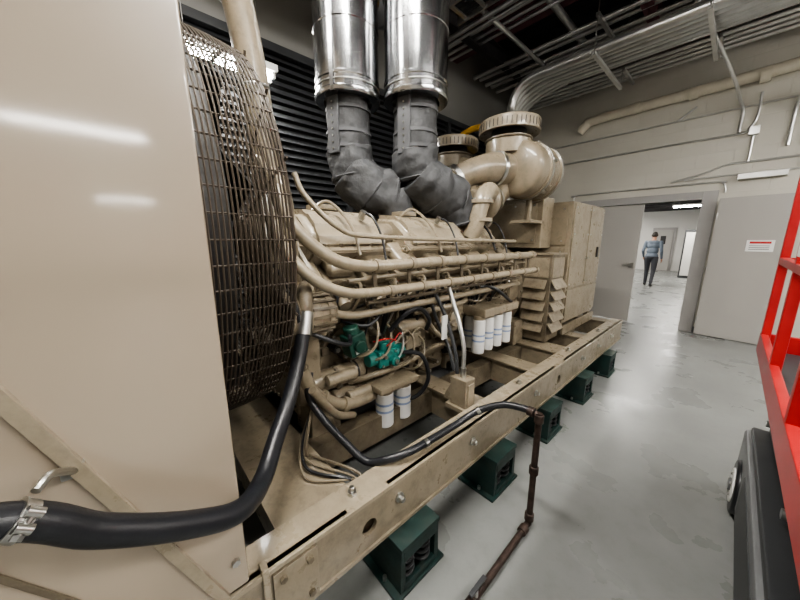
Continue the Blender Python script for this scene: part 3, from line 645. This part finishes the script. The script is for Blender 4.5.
for i in range(5):
    z=.60+i*.108
    b.prism([(-1.14,z+.09),(-1.085,z+.01),(-1.085,z+.0),(-1.14,z+.075)],'Y',3.0,3.28,TAN)
    b.prism([(2.98,z+.09),(2.935,z+.01),(2.935,z+.0),(2.98,z+.075)],'X',-1.39,-1.17,TAN)
b.box((-1.43,2.965,1.36),(-1.125,3.31,1.375),TAN)
b.obj('louvered_outlet',e)
e=empty('control_cabinet',(-1.7,3.85,.5),GEN); b=B()
b.box((-2.55,3.36,.62),(-1.13,4.38,1.88),TAN,.008)
b.box((-1.13,3.38,1.0),(-1.115,3.86,1.86),TAN,.004); b.box((-1.13,3.88,1.0),(-1.115,4.36,1.86),TAN,.004); b.box((-1.13,3.38,.66),(-1.115,4.36,.98),TAN,.004)
for y in (3.41,3.83,3.91,4.33):
    for z in (1.04,1.3,1.56,1.82): b.bolt((-1.115,y,z),(1,0,0),CHR,.009,.008)
b.box((-1.9,3.345,1.45),(-1.17,3.36,1.85),TAN,.004); b.box((-1.9,3.345,1.0),(-1.17,3.36,1.42),TAN,.004)
for x in (-1.86,-1.21):
    for z in (1.04,1.38,1.49,1.81): b.bolt((x,3.345,z),(0,-1,0),CHR,.009,.008)
b.box((-1.15,3.38,.5),(-1.2,3.45,.62),TAN); b.box((-1.15,4.3,.5),(-1.2,4.37,.62),TAN); b.box((-2.5,3.38,.5),(-2.4,4.37,.62),TAN); b.box((-1.13,3.36,.5),(-1.11,4.38,.6),TAN)
b.box((-1.115,4.2,1.3),(-1.10,4.24,1.42),DARK,.004)
b.box((-2.0,3.5,1.88),(-1.5,4.2,1.93),TAN,.01)
b.obj('enclosure',e)
# ------------------------------------------------------------------ hoses / pipe
e=empty('coolant_drain_hose',(-.74,0,1)); b=B()
b.tube([(-.62,-.75,1.22),(-.69,-.42,1.15),(-.72,-.2,1.06),(-.735,-.1,.955),(-.755,.03,.855),(-.79,.14,.79),(-.90,.23,.755),(-1.0,.31,.80),(-1.09,.40,.88),(-1.16,.48,1.0),(-1.20,.53,1.12),(-1.22,.55,1.17)],.029,BLK,seg=20,n=10)
b.cyl((-1.195,.525,1.10),(-1.225,.555,1.19),.034,CHR,seg=16); b.tube([(-1.22,.55,1.17),(-1.23,.56,1.23),(-1.27,.58,1.27),(-1.36,.62,1.28)],.03,TAND,seg=14)
c=V((-.722,-.185,1.05)); ax=(V((-.735,-.1,.955))-V((-.72,-.2,1.06))).normalized()
b.cyl(c-ax*.009,c+ax*.009,.0315,CHR,seg=30); b.cyl(c-ax*.012+V((.0,0,0)),c-ax*.0095,.033,CHR,seg=30)
u=V((.8,.25,.5)); u=(u-ax*u.dot(ax)).normalized(); w=ax.cross(u).normalized()
b.cyl(c+u*.036-w*.02,c+u*.036+w*.024,.0045,CHR,seg=8); b.cyl(c+u*.036+w*.018,c+u*.036+w*.026,.008,CHR,seg=6)
b.cyl(c+u*.036-ax*.011-w*.012,c+u*.036+ax*.011-w*.012,.008,CHR,seg=10); b.cyl(c+u*.036-ax*.011+w*.010,c+u*.036+ax*.011+w*.010,.008,CHR,seg=10)
b.tube([c+V((-.02,.02,.03)),c+V((-.05,.035,.035)),V((XN+.01,-.13,1.05))],.007,CHR,seg=8)
b.box((XN,-.15,1.035),(XN+.012,-.115,1.065),CHR,.002)
b.obj('hose',e)
e=empty('fuel_hose',(-1,1,.5)); b=B()
b.tube([(-1.32,.60,.86),(-1.28,.57,.76),(-1.20,.60,.66),(-1.10,.65,.57),(-1.0,.70,.50),(-.92,.76,.525),(-.87,.86,.545),(-.86,1.02,.545),(-.85,1.18,.55),(-.80,1.30,.60),(-.70,1.37,.65),(-.60,1.40,.66),(-.55,1.40,.66)],.018,BLK,seg=14,n=8)
b.cyl((-.58,1.40,.66),(-.55,1.40,.66),.024,RUST,seg=14)
for p,a in (((-.86,.95,.545),(0,1,0)),((-.80,1.30,.60),(.6,.6,.5))): b.cyl(V(p)-V(a)*.01,V(p)+V(a)*.01,.0225,CHR,seg=14)
b.obj('hose',e)
e=empty('drain_pipe',(-.53,1.4,0)); b=B()
b.tube([(-.545,1.40,.66),(-.53,1.40,.655),(-.525,1.40,.64),(-.525,1.40,.3),(-.525,1.40,.06),(-.525,1.385,.035),(-.525,1.36,.03),(-.52,.9,.03),(-.52,.3,.03)],.0155,RUST,seg=14,n=3)
for p,a in (((-.525,1.4,.64),(0,0,1)),((-.525,1.4,.35),(0,0,1)),((-.525,1.4,.07),(0,0,1)),((-.525,1.34,.03),(0,1,0)),((-.52,.86,.03),(0,1,0))): b.cyl(V(p)-V(a)*.022,V(p)+V(a)*.022,.023,RUST,seg=14,bev=.004)
b.cyl((-.52,.90,.03),(-.52,.90,.075),.012,CHR,seg=10); b.box((-.53,.86,.072),(-.51,.97,.08),GREYD,.003)
b.obj('pipe',e)
e=empty('level_sensor_box',(-1.03,1.48,.45),GEN); b=B()
b.box((-1.09,1.42,.46),(-.97,1.52,.66),TAN,.008); b.box((-1.11,1.40,.45),(-.95,1.56,.48),TAN,.004); b.box((-.97,1.44,.49),(-.963,1.5,.63),TANL,.002)
b.cyl((-1.03,1.47,.66),(-1.03,1.47,.72),.02,CHR); b.prism([(-1.10,.48),(-1.16,.48),(-1.10,.6)],'Y',1.44,1.5,TAN)
b.tube([(-1.03,1.47,.70),(-1.04,1.48,.85),(-1.1,1.5,1.0),(-1.16,1.52,1.1),(-1.22,1.54,1.2)],.014,ALU,seg=10)
b.obj('box',e)
b=B()
for k in range(4): b.tube([(-1.28,.58,.7),(-1.25+.02*k,.5,.55),(-1.1-.03*k,.45+.03*k,.50),(-1.0+.01*k,.55+.03*k,.49),(-.97,.66,.46-.03*k),(-1.05,.8,.36)],.005+.002*(k%2),random.choice([TAND,BLK,TAN]),seg=6)
b.obj('wiring_harness',GEN)
# ------------------------------------------------------------------ scissor lift
e=empty('scissor_lift',(.6,1.8,0)); b=B(); x0,x1,y0,y1=.20,.96,.75,2.62
b.box((x0,y0,.09),(x1,y1,.40),GREYP,.02); b.box((x0-.005,y0+.45,.12),(x0+.01,y1-.5,.36),GREYD,.01)
b.box((x0+.02,y0+.05,.40),(x1-.02,y1-.05,.44),GREYD,.01)
for y in (y0+.2,y1-.26):
    for xx,s in ((x0+.03,-1),(x1-.03,1)):
        b.cyl((xx-.07*s,y,.15),(xx+.045*s,y,.15),.15,BLK,seg=36,bev=.015); b.cyl((xx+.03*s,y,.15),(xx+.052*s,y,.15),.095,SIGN,seg=28,bev=.006); b.cyl((xx+.04*s,y,.15),(xx+.062*s,y,.15),.035,GREYP,seg=16)
        for i in range(5): 
            a=i*2*math.pi/5; b.bolt((xx+.052*s,y+.06*math.cos(a),.15+.06*math.sin(a)),(s,0,0),CHR,.008,.008)
for k in range(4):
    z=.47+k*.085
    for xx in (x0+.08,x1-.14):
        for sgn in (1,-1):
            M=Matrix.Translation((xx+(.03 if sgn>0 else -.0),(y0+y1)/2,z+.03))@Matrix.Rotation(sgn*R(2.2),4,'X')
            b.box((0,-.86,-.022),(.028,.86,.022),GREYD,.004,M=M)
    for y in (y0+.1,(y0+y1)/2,y1-.1): b.cyl((x0+.06,y,z+.03),(x1-.06,y,z+.03),.02,CHR,seg=12)
b.obj('chassis',e)
b=B(); z0=.84
b.box((x0-.02,y0,z0),(x1+.02,y1,z0+.05),GREYD,.006); b.box((x0-.03,y0-.01,z0+.03),(x0-.0,y1+.01,z0+.14),RED,.005); b.box((x1,y0-.01,z0+.03),(x1+.03,y1+.01,z0+.14),RED,.005)
b.box((x0-.03,y1,z0+.03),(x1+.03,y1+.03,z0+.14),RED,.005); b.box((x0-.03,y0-.03,z0+.03),(x1+.03,y0,z0+.14),RED,.005)
zt=z0+1.12
def rb(a,c,m=RED,w=.018): 
    a=V(a);c=V(c); b.box((min(a.x,c.x)-w,min(a.y,c.y)-w,min(a.z,c.z)-w),(max(a.x,c.x)+w,max(a.y,c.y)+w,max(a.z,c.z)+w),m,.005)
for y in (y0,y0+.62,y0+1.24,y1):
    for xx in (x0-.01,x1+.01): rb((xx,y,z0+.1),(xx,y,zt))
for z in (z0+.55,zt):
    for xx in (x0-.01,x1+.01): rb((xx,y0,z),(xx,y1,z))
    for y in (y0,y1): rb((x0,y,z),(x1,y,z))
b.box((x0-.04,1.5,z0+.6),(x0-.03,1.85,z0+.85),SIGN,.002)
b.box((x0+.2,y1-.2,zt-.2),(x0+.45,y1-.03,zt+.02),GREYD,.01); b.cyl((x0+.32,y1-.12,zt),(x0+.32,y1-.12,zt+.12),.015,DARK)
b.obj('platform',e)
# ------------------------------------------------------------------ man (walking away, back to the room)
def man(loc):
    e=empty('man',loc); b=B()
    def cap(p,q,r1,r2,sc=None):
        b.tube([p,q],[r1,r2],SHIRT,seg=16,n=1); b.sph(p,r1,SHIRT); b.sph(q,r2,SHIRT)
    b.sph((0,0,.98),.16,SHIRT,(1.08,.78,.85)); b.sph((0,.01,1.16),.155,SHIRT,(1.02,.74,1.15)); b.sph((0,.015,1.33),.17,SHIRT,(1.08,.70,.95)); b.sph((0,-.01,1.42),.15,SHIRT,(1.15,.6,.55))
    cap((0,-.0,1.44),(0,.015,1.56),.062,.056)
    for s,kn,an,toe in ((-1,(-.09,.11,.53),(-.09,.13,.09),(-.11,.29,.035)),(1,(.10,.0,.51),(.10,-.16,.10),(.11,-.01,.03))):
        cap((s*.09,0,.92),kn,.098,.064); cap(kn,an,.062,.045); cap(an,(an[0],an[1]-.03,an[2]-.035),.045,.042); cap((an[0],an[1]-.03,an[2]-.04),toe,.042,.034)
    hands=[]
    for s,el,wr in ((-1,(-.235,-.05,1.15),(-.225,.12,.95)),(1,(.235,-.03,1.14),(.25,.07,.90))):
        cap((s*.185,0,1.43),el,.056,.044); cap(el,wr,.042,.029)
        d=(V(wr)-V(el)).normalized(); h=V(wr)+d*.055; hands.append((V(wr)+d*.09,s))
        b.sph(h,.042,SHIRT,(.6,.8,1.15))
        side=V((0,1,0)); side=(side-d*side.dot(d)).normalized()
        inn=V((-s,0,0))
        for k,L in enumerate((.07,.08,.075,.058)):
            o=h+d*.03+side*(.027-.018*k); m1=o+d*L*.5+inn*.004; m2=m1+d*L*.4+inn*.022
            b.tube([o,m1,m2],[.0105,.0095,.008],SHIRT,seg=8,n=1); b.sph(m2,.008,SHIRT,seg=8)
        o=h-d*.02+side*.025; b.tube([o,o+side*.03+d*.025,o+side*.035+d*.055+inn*.008],[.013,.011,.009],SHIRT,seg=8,n=1)
    b.sph((0,.02,1.665),.092,SHIRT,(.84,1.05,1.12)); b.sph((0,.05,1.60),.062,SHIRT,(.9,1,.9)); b.sph((0,.118,1.645),.016,SHIRT,(.8,1.2,1.5))
    b.sph((0,.108,1.605),.02,SHIRT,(1.3,.5,.4))
    for s in (-1,1): b.sph((s*.08,.01,1.65),.022,SHIRT,(.4,.8,1.3))
    o=b.obj('body',None); o.modifiers.clear()
    m=o.modifiers.new('r','REMESH'); m.mode='VOXEL'; m.voxel_size=.0085
    sm=o.modifiers.new('s','SMOOTH'); sm.factor=.5; sm.iterations=3
    dg=bpy.context.evaluated_depsgraph_get(); me=bpy.data.meshes.new_from_object(o.evaluated_get(dg)); bpy.data.objects.remove(o)
    me.materials.clear()
    for mm in (SHIRT,PANTS,SHOE,SKIN,HAIR): me.materials.append(mm)
    for p in me.polygons:
        p.use_smooth=True; c=p.center; i=0
        if c.z<.085: i=2
        elif c.z<.97 and abs(c.x)<.19: i=1
        if c.z>1.49: i=3
        if c.z>1.60 and (c.y<.06 or c.z>1.715) and (c.z>1.715 or c.y<.0): i=4
        for hc,s in hands:
            if (c-hc).length<.10 and abs(c.x)>.17: i=3
        p.material_index=i
    o=bpy.data.objects.new('body',me); bpy.context.collection.objects.link(o); o.location=loc
    par(o,e)
    b=B()
    for s in (-1,1): b.sph(V(loc)+V((s*.032,.103,1.667)),.011,EYE); b.sph(V(loc)+V((s*.032,.112,1.667)),.005,HAIR)
    b.obj('eyes',e)
man((-1.80,12.85,0))
# ------------------------------------------------------------------ world, camera
w=bpy.data.worlds.new('world'); bpy.context.scene.world=w; w.use_nodes=True
w.node_tree.nodes['Background'].inputs[0].default_value=(.6,.65,.7,1); w.node_tree.nodes['Background'].inputs[1].default_value=.3
cd=bpy.data.cameras.new('camera'); co=bpy.data.objects.new('camera',cd); bpy.context.collection.objects.link(co)
co.location=(0,0,1.5); co.rotation_euler=(R(90-11.3),0,R(47.7)); cd.sensor_width=36; cd.lens=13.5; cd.clip_start=.02
bpy.context.scene.camera=co
sc=bpy.context.scene; sc.view_settings.view_transform='AgX'; sc.view_settings.look='AgX - Medium High Contrast'; sc.view_settings.exposure=.1
